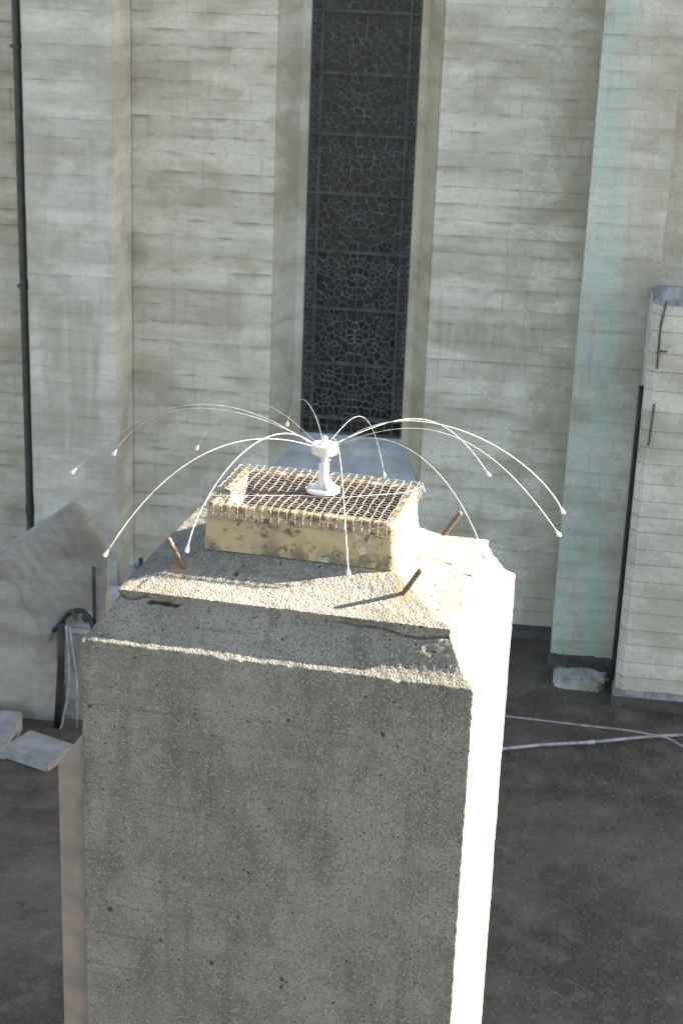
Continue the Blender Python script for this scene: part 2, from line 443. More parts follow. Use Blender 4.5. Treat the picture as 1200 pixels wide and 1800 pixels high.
tb = MB(); tb.box(-7, 3.1, .56, .9, 0, 9.6)
tb.build('sun_leak_stop', M['buttress'], church)  # unseen backing added to stop sun leaking through the wall gaps
# unseen block added to the right, shaped to keep the sun off the yard
nb = empty('shade_block', (28, 9.0, -10))
tag(nb, 'plain pale tower block beyond the right edge, shading the yard', 'building')
tb = MB(); tb.box(0, 12, 0, 22, 0, 34); tb.build('wall', M['buttress'], nb)
tb = MB(); tb.box(-.2, 12.2, -.2, 22.2, 34, 34.5); tb.build('roof', M['slab'], nb)
for fl in range(10):
    for wi in range(6):
        tb = MB(); tb.box(-.04, .1, 1.6 + wi * 3.4, 3.4 + wi * 3.4, 1.4 + fl * 3.2, 3.0 + fl * 3.2); tb.build('window', M['glass'], nb)  # window panels dressing the added block

# flashings at the foot of the walls
def strip(u0, u1, o, z1, mat, t=.028):
    n = 14; v = []; f = []
    for k in range(n + 1):
        u = u0 + (u1 - u0) * k / n; h = z1 + random.uniform(-.008, .008)
        v += [(u, -o + .2, -.02), (u, -o - t - .05, -.02), (u, -o - t, .05), (u, -o - t + .006, h), (u, -o + .2, h)]
    for k in range(n):
        a = k * 5
        for q in range(5): f.append((a + q, a + 5 + q, a + 5 + (q + 1) % 5, a + (q + 1) % 5))
    f.append(tuple(range(4, -1, -1))); f.append(tuple(n * 5 + q for q in range(5)))
    return obj('flashing', v, f, mat, church)
strip(-3.44, .345, 0, .105, M['felt']); strip(.33, .87, .57, .105, M['felt']); strip(.87, 2.6, 1.22, .125, M['felt_grey'])
strip(-6.9, -4.2, 0, .105, M['felt']); strip(-4.2, -3.42, .57, .105, M['felt'])
st = MB(); st.box(.86, 2.6, -1.30, -1.0, -.02, .075); st.build('flashing', M['felt'], church)

# window opening: splayed jambs, sill
def jamb(side, mat):
    s = side; c = -1.566
    pr = [(.667, .0), (.534, -.30), (.527, -.31), (.527, -.33), (.457, -.36), (.457, -.55), (.70, -.55), (.70, -.03), (.672, -.03)]
    zb = [1.30 + .3 * k / 1 for k in range(1)] + [z for z in zs if z > 1.45] ; zb = [1.30] + zb[1:] + [6.25]
    v = []; f = []; uv = []; n = len(pr)
    for z in zb:
        for k, (a, o) in enumerate(pr):
            v.append((c + s * a, -o + random.uniform(-.001, .001), z)); uv.append((a, .5))
    for j in range(len(zb) - 1):
        for k in range(n):
            q = (j * n + k, j * n + (k + 1) % n, (j + 1) * n + (k + 1) % n, (j + 1) * n + k)
            f.append(q if s < 0 else q[::-1])
    return obj('window_jamb', v, f, mat, church, uv=uv)
jamb(-1, M['jamb']); jamb(1, M['jamb_tan'])
sl = MB()
sl.prism([(0, 0)] * 0 + [(-2.228, 1.0), (-.904, 1.0), (-.904, 1.305), (-2.228, 1.305)], .03, .5)
pf = [(-.02, 1.30), (-.02, 1.335), (.255, 1.475), (.262, 1.545), (.385, 1.616), (.5, 1.616), (.5, 1.30)]   # (y, z) section through the stepped sill
wd = [.659, .659, .565, .562, .52, .52, .659]
v = [(-1.566 - w, y, z) for (y, z), w in zip(pf, wd)] + [(-1.566 + w, y, z) for (y, z), w in zip(pf, wd)]; n = len(pf)
sl.add(v, [tuple(range(n)), tuple(range(2 * n - 1, n - 1, -1))] + [((k + 1) % n, k, n + k, n + (k + 1) % n) for k in range(n)])
sl.build('window_sill', M['sill'], church)

# leaded window
WU0, WU1, WZ0, WZ1, WY = -2.020, -1.112, 1.615, 6.1, .42
fr = MB()
fr.box(WU0 - .02, WU0 + .012, WY - .02, WY + .05, WZ0, WZ1); fr.box(WU1 - .012, WU1 + .02, WY - .02, WY + .05, WZ0, WZ1)
fr.box(WU0 + .012, WU1 - .012, WY - .02, WY + .05, WZ0, WZ0 + .018); fr.box(WU0 + .012, WU1 - .012, WY + .022, WY + .05, WZ0 + .018, WZ1)
win = fr.build('window', M['barm'], church)
win['label'] = 'tall dark leaded glass window in a splayed opening'
BARS = [1.765 + .4975 * k for k in range(9)]
for zb in BARS:
    q = MB(); q.box(WU0 + .012, WU1 - .012, WY - .030, WY - .006, zb - .011, zb + .011); q.build('glazing_bar', M['barm'], win)
MU = (WU0 + .088, WU1 - .088)
for um in MU:
    q = MB(); q.box(um - .010, um + .010, WY - .024, WY + .0, WZ0 + .02, WZ1); q.build('mullion', M['barm'], win)

def clip(poly, px, pz, nx_, nz_):
    out = []
    for i in range(len(poly)):
        a = poly[i]; c = poly[(i + 1) % len(poly)]
        da = (a[0] - px) * nx_ + (a[1] - pz) * nz_; dc = (c[0] - px) * nx_ + (c[1] - pz) * nz_
        if da <= 0: out.append(a)
        if (da < 0 < dc) or (dc < 0 < da):
            t = da / (da - dc); out.append((a[0] + (c[0] - a[0]) * t, a[1] + (c[1] - a[1]) * t))
    return out
def voronoi(seeds, rect):
    x0, x1, z0, z1 = rect; cells = []
    S = np.array(seeds)
    for i, s in enumerate(seeds):
        poly = [(x0, z0), (x1, z0), (x1, z1), (x0, z1)]
        d = ((S - S[i]) ** 2).sum(1); order = np.argsort(d)[1:26]
        for j in order:
            if d[j] < 1e-8: continue
            t = seeds[j]; poly = clip(poly, (s[0] + t[0]) / 2, (s[1] + t[1]) / 2, t[0] - s[0], t[1] - s[1])
            if len(poly) < 3: break
        if len(poly) >= 3: cells.append(poly)
    return cells
cells = []
rg = random.Random(21)
uc = (WU0 + WU1) / 2; hwid = (MU[1] - MU[0]) / 2 - .010
for k in range(len(BARS)):
    z0 = BARS[k] + .011; z1 = (BARS[k + 1] if k + 1 < len(BARS) else WZ1) - .011
    if z1 - z0 < .1: continue
    H = z1 - z0; half = []
    foci = [(0.0, H * rg.uniform(.35, .65), (.045, .070, .150, .172)), (hwid * .72, H * rg.uniform(.15, .35), (.034, .085)), (hwid * .70, H * rg.uniform(.7, .9), (.036, .06, .11))]
    for fx, fz, rings in foci:
        half.append((fx + (.012 if fx == 0 else 0), fz))
        for r_ in rings:
            na = max(5, int(2 * math.pi * r_ / rg.choice([.045, .07, .10]))); ph = rg.random() * 6
            for a in range(na):
                an = ph + 2 * math.pi * a / na
                x, z = fx + r_ * math.cos(an) + rg.uniform(-.006, .006), fz + r_ * math.sin(an) + rg.uniform(-.006, .006)
                if .012 < x < hwid - .008 and .01 < z < H - .01 and all((x - p) ** 2 + (z - q) ** 2 > .020 ** 2 for p, q in half): half.append((x, z))
    for _ in range(260):
        x, z = rg.uniform(.012, hwid - .012), rg.uniform(.012, H - .012); md = rg.uniform(.045, .10)
        if all((x - p) ** 2 + (z - q) ** 2 > md ** 2 for p, q in half): half.append((x, z))
    seeds = []
    for x, z in half:
        seeds.append((uc + x + rg.uniform(-.004, .004), z0 + z + rg.uniform(-.004, .004)))
        seeds.append((uc - x + rg.uniform(-.004, .004), z0 + z + rg.uniform(-.004, .004)))
    cells += voronoi(seeds, (MU[0] + .010, MU[1] - .010, z0, z1))
    for (xa, xb) in ((WU0 + .012, MU[0] - .010), (MU[1] + .010, WU1 - .012)):   # border strips
        z = z0; wide = True
        while z < z1 - .015:
            h = min(rg.choice([.05, .07, .03]), z1 - z)
            if z1 - z - h < .02: h = z1 - z
            if h > .04:
                xm = (xa + xb) / 2
                cells += voronoi([(xm - .022, z + h / 2), (xm + .022, z + h / 2), (xm, z + h * .88), (xm, z + h * .12), (xm, z + h * .5)], (xa, xb, z, z + h))
            else:
                cells += [[(xa, z), (xb, z), (xb, z + h), (xa, z + h)]]
            z += h
xa, xb, z0, z1 = WU0 + .012, WU1 - .012, WZ0 + .018, BARS[0] - .011
sd_ = [(xa + (xb - xa) * (i + .5) / 12 + rg.uniform(-.01, .01), z0 + (z1 - z0) * (j + .5) / 2 + rg.uniform(-.01, .01)) for i in range(12) for j in range(2)]
cells += voronoi(sd_, (xa, xb, z0, z1))

def area(p): return abs(sum(p[i][0] * p[(i + 1) % len(p)][1] - p[(i + 1) % len(p)][0] * p[i][1] for i in range(len(p)))) / 2
def inset(p, d):
    cx_ = sum(a for a, _ in p) / len(p); cz_ = sum(c for _, c in p) / len(p); rmin = 1e9
    for i in range(len(p)):
        a = p[i]; c = p[(i + 1) % len(p)]; L = math.hypot(c[0] - a[0], c[1] - a[1])
        if L < 1e-6: continue
        rmin = min(rmin, abs((c[0] - a[0]) * (a[1] - cz_) - (a[0] - cx_) * (c[1] - a[1])) / L)
    s = max(.25, 1 - d / max(rmin, 1e-4)); return [(cx_ + (a - cx_) * s, cz_ + (c - cz_) * s) for a, c in p], (cx_, cz_)
lead = MB(); rest = MB(); cand = []
for p in cells:
    q = [p[0]]
    for a in p[1:]:
        if math.hypot(a[0] - q[-1][0], a[1] - q[-1][1]) > .0015: q.append(a)
    if len(q) > 2 and math.hypot(q[0][0] - q[-1][0], q[0][1] - q[-1][1]) < .0015: q.pop()
    if len(q) < 3 or area(q) < 2e-5: continue
    i1_, cc = inset(q, .0031); n = len(q)
    w = rg.uniform(-.0006, .0006)
    v = [(x, WY - .007 + w, z) for x, z in q] + [(x, WY - .009 + w, z) for x, z in inset(q, .0014)[0]] + [(x, WY - .006 + w, z) for x, z in i1_] + [(x, WY + .006, z) for x, z in i1_]
    f = []
    for ring in range(3):
        f += [(ring * n + k, ring * n + (k + 1) % n, (ring + 1) * n + (k + 1) % n, (ring + 1) * n + k) for k in range(n)]
    lead.add(v, f)
    i2_, _ = inset(q, .0026)
    ta, tb_ = rg.gauss(0, .02), rg.gauss(0, .02)
    pv = [(x, WY + .001 + ta * (x - cc[0]) + tb_ * (z - cc[1]), z) for x, z in i2_] + [(x, WY + .012, z) for x, z in i2_]
    pf = [tuple(range(n))] + [((k + 1) % n, k, n + k, n + (k + 1) % n) for k in range(n)]
    cand.append((cc[1] < 3.36, area(q), pv, pf))
cand.sort(key=lambda c: (not c[0], -c[1]))
for k, (_, _, pv, pf) in enumerate(cand):
    if k < 300: obj('pane', pv, pf, M['glass'], win)
    else: rest.add(pv, pf)
r_ = rest.build('pane_remainder', M['glass'], win); r_['kind'] = 'stuff'
lead.build('lead_came', M['lead'], win)

# ------------------------------------------------------------------ chimney
CX, CY, CYAW = -.0711, 4.0632, -.2125
Z0, Z1, Z2, Z3 = 4.1128, 4.2309, 4.3099, 4.4258
HW, HD, I1, I2X, I2Y = .5, .402, .0746, .2466, .2349
chim = empty('concrete_chimney', (CX, CY, 0), CYAW)
tag(chim, 'sunlit stepped concrete chimney with a mesh-covered ochre vent on top', 'chimney')

prof = []   # (inset_x, inset_y, z, n_out, n_z, zone)
for z in list(np.linspace(0, 2.6, 14)) + list(np.arange(2.62, 3.90, .014)) + list(np.arange(3.902, Z0 - .004, .0065)): prof.append((0, 0, z, 1, 0, 'shaft'))
prof.append((.0010, .0010, Z0 - .0015, .8, .6, 'edge')); prof.append((.004, .004, Z0, .3, .95, 'edge'))
LIP = .019
cvi = [.004, .015, .030, .045, .058, .068, .0745]; cvr = [.0012, .0075, .021, .043, .068, .087, .099]
for k in range(1, 34):
    t = k / 33; r_ = .0015 + t * (.099 - .0015); i_ = float(np.interp(r_, cvr, cvi)); e_ = .004
    sl_ = (float(np.interp(r_ + e_, cvr, cvi)) - float(np.interp(r_ - e_, cvr, cvi))) / (2 * e_); L_ = math.hypot(sl_, 1)
    prof.append((i_ + .0008 * math.sin(t * 9), i_ + .0008 * math.sin(t * 9), Z0 + r_, 1 / L_, sl_ / L_, 'cove'))
for k in range(1, 5): prof.append((I1 + .002 - .003 * min(1, k / 2), I1 + .002 - .003 * min(1, k / 2), Z1 - LIP + LIP * k / 4.4, 1, .05, 'lip'))
for k in range(0, 34):
    t = k / 33; zz = Z1 + (Z2 - Z1) * (t - .12 * math.sin(math.pi * t)) - (.0 if k else .0015)
    prof.append((I1 + .001 + (I2X + .012 - I1) * t, I1 + .001 + (I2Y + .012 - I1) * t, zz, .41, .91, 'slope'))
for k in range(1, 6): prof.append((I2X + .012 + .016 * k / 5, I2Y + .012 + .016 * k / 5, Z2 + .0022, 0, 1, 'under'))
for z in (Z2 - .1, Z2 - .25, Z2 - .45): prof.append((I2X + .0290, I2Y + .0290, z, -1, 0, 'flue'))
NXs, NYs = 176, 142
cols = []
for k in range(NXs): cols.append((-1 + 2 * k / NXs, -1, 0, -1, k == 0))
for k in range(NYs): cols.append((1, -1 + 2 * k / NYs, 1, 0, k == 0))
for k in range(NXs): cols.append((1 - 2 * k / NXs, 1, 0, 1, k == 0))
for k in range(NYs): cols.append((-1, 1 - 2 * k / NYs, -1, 0, k == 0))
RODS = [((.2944, -.2281, 4.2799), (.036, -.012, .062)), ((-.2933, -.2263, 4.2807), (-.036, .004, .060)), ((.320, .228, 4.2800), (.036, .0, .058))]
verts = []; rust = []; crack_dark = []; ochre = []
for (ix, iy, z, no, nz, zone) in prof:
    for (sx, sy, nx_, ny_, corner) in cols:
        x = sx * (HW - ix); y = sy * (HD - iy)
        if corner:
            ax, ay = (sx * .7071, sy * .7071)
        else: ax, ay = nx_, ny_
        d = 0; g_ = 0; ru = 0; oc = 0
        if zone != 'flue' and zone != 'under' and z > 2.5:
            n8 = N1(x, y, z, 9); n60 = N1(x + 3, y, z, 62); n150 = N1(x, y + 5, z, 140)
            d = .0024 * n8 + .0016 * n60 + .0013 * n150
            if zone in ('edge', 'lip') or (zone in ('cove', 'slope') and abs(abs(sx) - 1) + abs(abs(sy) - 1) < .02):
                c30 = N1(x, y + 9, z, 30)
                if c30 > .22: d -= .010 * (c30 - .22)
            # spalled joint below the upper step
            if ny_ == -1 and zone in ('cove', 'lip') and Z1 - .045 < z < Z1 - .010:
                wv = .006 * N1(x, 0, 0, 22)
                if -.352 < x < -.255:
                    zc = Z1 - .023 - .05 * (x + .352) + wv * 1.3 + .005 * N1(x, 1, 0, 48); th_ = max(.0012, .0052 + .0085 * N1(x, 4, 0, 42)) * min(1, (x + .352) / .012, (-.255 - x) / .02); q = max(0, 1 - abs(z - zc) / max(th_, .0005))
                    d -= .014 * q; g_ = max(g_, min(1, 1.5 * q)); ru = max(ru, .35 * max(0, 1 - abs(z - zc) / .014) * (.5 + N1(x, 8, z, 50)))
                if -.425 < x < -.345:
                    zc = Z1 - .018 - .006 * math.sin(x * 60); q = max(0, 1 - abs(z - zc) / .0042); d -= .006 * q; g_ = max(g_, .9 * q)
                if .10 < x < .43:
                    zc = Z1 - .020 - .012 * math.exp(-((x - .34) / .06) ** 2) + wv * .6; q = max(0, 1 - abs(z - zc) / .0042); d -= .006 * q * min(1, (x - .10) / .08); g_ = max(g_, .9 * q * min(1, (x - .10) / .08))
            if ny_ == -1 and zone == 'slope':   # cracks across the slope
                xc = -.385 + (z - Z1) * .9 + .006 * N1(0, 0, z, 60)
                q = max(0, 1 - abs(x - xc) / .0045) * (1 if z < Z1 + .045 else 0); d -= .005 * q; g_ = max(g_, .8 * q)
            if zone == 'slope':
                for (rb, rt) in RODS:
                    dd = math.hypot(x - rb[0], y - rb[1]); k = .045 + .02 * N1(x, y, z, 40)
                    ru = max(ru, max(0, 1 - dd / k) ** 1.1 if dd < k else 0)
                dv = max(abs(x) - (HW - I2X), abs(y) - (HD - I2Y))
                if x > .15: oc = max(0, 1 - dv / (.03 + .03 * N1(x, y, 7, 30)) ) if dv > -.02 else 1
        verts.append((x + ax * no * d, y + ay * no * d, z + nz * d)); rust.append(max(0, ru)); crack_dark.append(max(0, g_)); ochre.append(min(1, max(0, oc)))
nc = len(cols); faces = []
for j in range(len(prof) - 1):
    a = j * nc; c = a + nc
    for k in range(nc):
        k2 = (k + 1) % nc
        faces.append((a + k, a + k2, c + k2, c + k))
faces.append(tuple((len(prof) - 1) * nc + k for k in range(nc)))
shaft = obj('shaft', verts, faces, M['agg'], chim, smooth=True)
for nm, arr in (('rust', rust), ('crack_dark', crack_dark), ('ochre', ochre)):
    at = shaft.data.attributes.new(nm, 'FLOAT', 'POINT'); at.data.foreach_set('value', arr)
shaft.data.materials.append(M['soot'])
npf = len(shaft.data.polygons); mi = np.zeros(npf, dtype=np.int32); mi[(len(prof) - 4) * nc:] = 1
shaft.data.polygons.foreach_set('material_index', mi)

# ochre vent block: hollow, rounded corners
def rrect(hx, hy, r, ns=40, ncn=6):
    pts = []
    for (cx_, cy_, a0) in ((hx - r, -(hy - r), -90), (hx - r, hy - r, 0), (-(hx - r), hy - r, 90), (-(hx - r), -(hy - r), 180)):
        arc = [(cx_ + r * math.cos(R(a0 + 90 * k / ncn)), cy_ + r * math.sin(R(a0 + 90 * k / ncn)), math.cos(R(a0 + 90 * k / ncn)), math.sin(R(a0 + 90 * k / ncn))) for k in range(ncn + 1)]
        if pts:
            p0 = pts[-1]; p1 = arc[0]
            for k in range(1, ns): t = k / ns; pts.append((p0[0] + (p1[0] - p0[0]) * t, p0[1] + (p1[1] - p0[1]) * t, p1[2], p1[3]))
        pts += arc
    p0 = pts[-1]; p1 = pts[0]
    for k in range(1, ns): t = k / ns; pts.append((p0[0] + (p1[0] - p0[0]) * t, p0[1] + (p1[1] - p0[1]) * t, p1[2], p1[3]))
    return pts
VX, VY = HW - I2X, HD - I2Y
rows = [(0, z, 1, 0) for z in np.linspace(Z2 - .006, Z3 - .012, 18)] + [(.0015, Z3 - .006, .9, .4), (.005, Z3 - .0015, .5, .8), (.011, Z3, 0, 1), (.020, Z3, 0, 1), (.027, Z3 - .002, -.5, .8), (.030, Z3 - .008, -1, 0)] + [(.0305, z, -1, 0) for z in np.linspace(Z3 - .02, Z2 + .001, 6)]
verts = []; faces = []; base = rrect(VX, VY, .020); nc = len(base)
for (i_, z, no, nz) in rows:
    ring = rrect(VX - i_, VY - i_, max(.004, .020 - i_ * .6))
    for (x, y, ax, ay) in ring:
        tp = .006 * (z - Z2) / (Z3 - Z2)
        d = .0022 * N1(x, y, z, 16) + .0012 * N1(x, y, z, 70)
        if z > Z3 - .014: d -= .006 * max(0, N1(x, y, z, 34) - .15)
        if z < Z2 + .02: d += .003 * (1 - (z - Z2) / .02)
        verts.append((x * (1 - tp / VX) + ax * no * d, y * (1 - tp / VY) + ay * no * d, z + nz * d))
for j in range(len(rows) - 1):
    for k in range(nc): faces.append((j * nc + k, j * nc + (k + 1) % nc, (j + 1) * nc + (k + 1) % nc, (j + 1) * nc + k))
vent = obj('vent_block', verts, faces, M['vent'], chim, smooth=True)
vent['label'] = 'mould-stained ochre rendered vent block'
vent.data.materials.append(M['soot'])
mi = np.zeros(len(vent.data.polygons), dtype=np.int32); mi[23 * nc:] = 1
for pi in range(23 * nc, len(mi)):
    if vent.data.polygons[pi].normal.x > .8: mi[pi] = 2     # left inner side: paler render, its sunlit look put into the colour
vent.data.materials.append(M['mortar']); vent.data.polygons.foreach_set('material_index', mi)

for (rb, rt) in RODS:
    q = MB(); p0 = Vector(rb) - Vector(rt) * .35; p1 = Vector(rb) + Vector(rt)
    n = 26; pts = [p0.lerp(p1, k / n) for k in range(n + 1)]
    q.tube(pts, [.0064 + (.0009 if k % 3 == 0 else 0) for k in range(n)] + [.0052], 10)
    q.build('rebar_stub', M['rust'], chim, smooth=True)
# weathered plinth on the left flank
q = MB()
q.prism([(-.575, 0), (-.503, 0), (-.503, 3.815), (-.575, 3.742)], -.385, .385)
q.build('plinth', M['pink'], chim)

# ------------------------------------------------------------------ wire mesh over the vent
mesh = empty('wire_mesh_cover', (CX, CY, Z3), CYAW)
tag(mesh, 'square galvanised wire mesh folded over the top of the ochre vent block', 'wire mesh')
rw = random.Random(5)
def sag(x, y): return .0065 + .0035 * N1(x, y, 0, 7) - .004 * max(0, 1 - (x / .22) ** 2) * max(0, 1 - (y / .14) ** 2)
xs_ = [-.247 + .0215 * k for k in range(24)]; ys_ = [-.160 + .0192 * k for k in range(18)]
for i, x0 in enumerate(xs_):
    pts = []; dx = rw.uniform(-.003, .003); dn = rw.uniform(.034, .038)
    yf = -(VY + .0028)
    for k in range(5): pts.append((x0 + dx * (1 - k / 4) + rw.uniform(-.001, .001), yf - .0008 * (k % 2) - .001 * rw.random(), -dn + dn * .8 * k / 4))
    pts.append((x0, yf + .002, .001)); pts.append((x0, yf + .008, .0062))
    if rw.random() < .8:
        nseg = 52
        for k in range(nseg + 1):
            y = -.155 + .322 * k / nseg
            ph = (y - ys_[0]) / .0192
            z = sag(x0, y) + .0016 * math.cos(math.pi * (ph + i))
            pts.append((x0 + .0016 * math.sin(ph * 3.1 + i) * .5 + .0014 * math.sin(y * 40 + i), y, z))
        pts += [(x0, VY + .003, .004), (x0 + rw.uniform(-.002, .002), VY + .006 + rw.uniform(0, .003), -rw.uniform(.004, .012))]
        q = MB(); q.tube(pts, .00105, 5); q.build('wire', M['galv'], mesh, smooth=True)
    else:   # a strand broken in the middle
        brk = rw.uniform(.0, .07)
        p1 = list(pts)
        for k in range(30):
            y = -.155 + (.155 + brk) * k / 29; ph = (y - ys_[0]) / .0192
            p1.append((x0 + .0014 * math.sin(y * 40 + i), y, sag(x0, y) + .0016 * math.cos(math.pi * (ph + i))))
        p2 = []
        for k in range(24):
            y = brk + .018 + (.149 - brk) * k / 23; ph = (y - ys_[0]) / .0192
            p2.append((x0 + .0014 * math.sin(y * 40 + i), y, sag(x0, y) + .0016 * math.cos(math.pi * (ph + i))))
        p2.append((x0, VY + .005, -.003))
        for pp in (p1, p2):
            q = MB(); q.tube(pp, .00105, 5); q.build('wire', M['galv'], mesh, smooth=True)
for j, y0 in enumerate(ys_):
    pts = []; hang = rw.uniform(.010, .030); e = rw.uniform(.0, .008)
    pts.append((-(VX + .004 + e), y0 + rw.uniform(-.002, .002), -rw.uniform(.002, .014)))
    pts.append((-(VX + .0035), y0, .003))
    nseg = 56
    for k in range(nseg + 1):
        x = -.248 + .496 * k / nseg; ph = (x - xs_[0]) / .0215
        pts.append((x, y0 + .0012 * math.sin(x * 35 + j), sag(x, y0) - .0014 * math.cos(math.pi * (ph + j))))
    pts += [(VX + .004, y0, .002), (VX + .006, y0 + rw.uniform(-.004, .004), -.006), (VX + .005 + rw.uniform(0, .004), y0 + rw.uniform(-.010, .004), -hang)]
    q = MB(); q.tube(pts, .00105, 5); q.build('wire', M['galv'], mesh, smooth=True)
for zf in (-.0175, -.036):     # strands lying on the front face
    pts = []
    for k in range(50):
        x = -.262 + .524 * k / 49
        pts.append((x, -(VY + .0042 + .0008 * math.cos(k * 1.3)), zf + .0025 * math.sin(x * 14) + rw.uniform(-.0006, .0006)))
    pts.append((VX + .009, -VY + .02, zf - .006)); pts.append((VX + .006, -VY + .045, zf - .012))
    q = MB(); q.tube(pts, .00105, 5); q.build('wire', M['galv'], mesh, smooth=True)
q = MB(); q.tube(catmull([(-.25, -.135, .011), (-.14, -.105, .013), (-.03, -.065, .012), (.06, -.055, .013), (.15, -.01, .015), (.235, .05, .014), (.262, .12, .010), (.275, .10, .002)], 8), .0008, 5)
q.build('loose_wire', M['steel'], mesh, smooth=True)

# ------------------------------------------------------------------ bird deterrent spider
BX, BY, BZ = -.0500, 4.0590, Z3 + .0105
spi = empty('bird_deterrent_spider', (BX, BY, BZ))
tag(spi, 'white plastic bird deterrent with long drooping wire arms standing on the mesh', 'bird deterrent')
q = MB(); q.lathe([(.040, -.002), (.0445, 0), (.0445, .007), (.043, .0085), (.020, .0095), (.0175, .0105), (.0165, .0145)], 40); smooth_angle(q.build('base', M['white'], spi))
q = MB(); q.lathe([(.0148, .012), (.0140, .030), (.0134, .074), (.0128, .077), (.0105, .078)], 28); smooth_angle(q.build('post', M['white'], spi))
for a in (20, 110, 200, 290):
    q = MB(); c_, s_ = math.cos(R(a)), math.sin(R(a)); w = .0016
    P = [(.0132, .009), (.037, .008), (.037, .0105), (.016, .032), (.0132, .034)]
    v = [(r0 * c_ - s * s_ * w, r0 * s_ + s * c_ * w, z) for s in (-1, 1) for r0, z in P]; n = 5
    q.add(v, [tuple(range(n)), tuple(range(2 * n - 1, n - 1, -1))] + [((k + 1) % n, k, n + k, n + (k + 1) % n) for k in range(n)])
    q.build('gusset', M['white'], spi)
q = MB(); q.lathe([(.0065, .076), (.0065, .083), (.0085, .0845), (.0085, .088), (.0135, .092), (.0215, .1005), (.022, .103)], 24); smooth_angle(q.build('neck', M['white'], spi))
q = MB(); q.tube([(.002, -.012, .086), (.016, -.006, .0865)], .0022, 8); q.build('clip', M['steel'], spi)
q = MB(); q.lathe([(.030, .1015), (.0325, .103), (.0340, .110), (.0340, .1265), (.0325, .1285), (.0245, .1285), (.0235, .1255), (.009, .1255)], 36); smooth_angle(q.build('head', M['white'], spi))
q = MB(); q.lathe([(.0105, .125), (.0105, .134), (.0075, .136), (.0070, .1455), (.0050, .1485), (.0022, .149)], 16); smooth_angle(q.build('bolt', M['white'], spi))
ARMS = [  # azimuth, control points (r,h), reach, drop, thickness
 (-154.48, 0.203, 0.074, 0.409, 0.053, 0.587, -0.220, .00135), (-123.87, 0.258, 0.186, 0.508, 0.010, 0.553, -0.120, .00140),
 (160.55, 0.210, 0.082, 0.480, 0.103, 0.608, -0.100, .0010), (177.83, 0.352, 0.213, 0.518, 0.026, 0.656, -0.100, .00055),
 (130.50, 0.107, 0.013, 0.337, 0.170, 0.571, -0.150, .00055), (102.30, 0.084, 0.055, 0.381, 0.102, 0.556, -0.100, .00065),
 (72.95, 0.214, 0.013, 0.380, 0.076, 0.586, -0.250, .00072), (39.87, 0.287, 0.055, 0.405, 0.059, 0.602, -0.180, .00085),
 (0.35, 0.215, 0.180, 0.541, 0.005, 0.627, -0.150, .00150), (-3.25, 0.246, 0.118, 0.415, 0.071, 0.616, -0.200, .00085),
 (-41.39, 0.203, 0.123, 0.412, 0.066, 0.529, -0.150, .00085), (-81.87, 0.277, 0.165, 0.320, 0.048, 0.502, -0.150, .00120)]
for (az, r1, h1, r2, h2, r3, h3, th) in ARMS:
    c_, s_ = math.cos(R(az)), math.sin(R(az)); pts = []
    P = [(.028, 0), (r1, h1), (r2, h2), (r3, h3)]
    for k in range(41):
        t = k / 40; w = ((1 - t) ** 3, 3 * t * (1 - t) ** 2, 3 * t * t * (1 - t), t ** 3)
        rr = sum(a * p[0] for a, p in zip(w, P)); hh = sum(a * p[1] for a, p in zip(w, P))
        pts.append((rr * c_, rr * s_, .122 + hh))
    q = MB(); q.tube(pts, [th * (.86 if k < 37 else 1.3) for k in range(41)], 6); arm = q.build('arm', M['steel'], spi, smooth=True)
    d = (Vector(pts[-1]) - Vector(pts[-2])).normalized()
    q = MB(); q.lathe([(.0012, -.008), (.0022, -.004), (.0042, .003), (.0056, .009), (.0052, .0125), (.0030, .0150), (.0008, .0158)], 12, pts[-1], d)
    q.build('tip', M['white'], arm, smooth=True)

# ------------------------------------------------------------------ yard: things by the wall (all in the wall's frame)
def yard(name, label, cat, group=None):
    return tag(empty(name, WO, PSI), label, cat, group)
def one(name, mb, mat, label, cat, group=None, smooth=False):
    o = mb.build(name, mat, None, smooth); o.location = WO; o.rotation_euler = (0, 0, PSI)
    return tag(o, label, cat, group)

# left drainpipe
t = yard('drainpipe', 'long dark downpipe beside the pale pilaster on the far left', 'pipe')
q = MB(); q.tube([(-4.272, -.45, z) for z in np.linspace(0, 8, 12)], .033, 14); q.build('pipe', M['cast'], t, True)
for z in (.95, 1.0, 2.95, 4.9):
    q = MB(); q.tube([(-4.272, -.45, z - .018), (-4.272, -.45, z + .018)], .040, 14); q.build('collar', M['cast'], t)
for z in (2.95, 4.9):
    q = MB(); q.box(-4.335, -4.21, -.43, .0, z - .014, z + .014); q.build('bracket', M['cast'], t)
# black pipe in the corner behind the buttress
q = MB(); q.tube([(.866, -1.02, z) for z in np.linspace(0, 2.62, 8)], .019, 12)
one('downpipe', q, M['black'], 'thin black pipe in the corner between green-stained pilaster and right buttress', 'pipe', smooth=True)
# metal strips on the buttress
t = yard('metal_strap', 'bent dark metal strap with a short spur high on the right buttress', 'strap')
q = MB(); q.tube([(.979, -1.232, 3.34), (.966, -1.234, 3.25), (.952, -1.231, 3.143), (.955, -1.234, 2.98), (.959, -1.231, 2.815)], .009, 6); q.build('strip', M['cast'], t)
q = MB(); q.tube([(.955, -1.236, 2.956), (1.02, -1.232, 2.951)], .007, 6); q.build('spur', M['cast'], t)
q = MB(); q.tube([(.965, -1.232, 2.539), (.960, -1.233, 2.37), (.955, -1.231, 2.215), (.942, -1.233, 2.205)], .008, 6)
one('metal_strap', q, M['cast'], 'plain straight dark metal strip lower on the right buttress', 'strap')

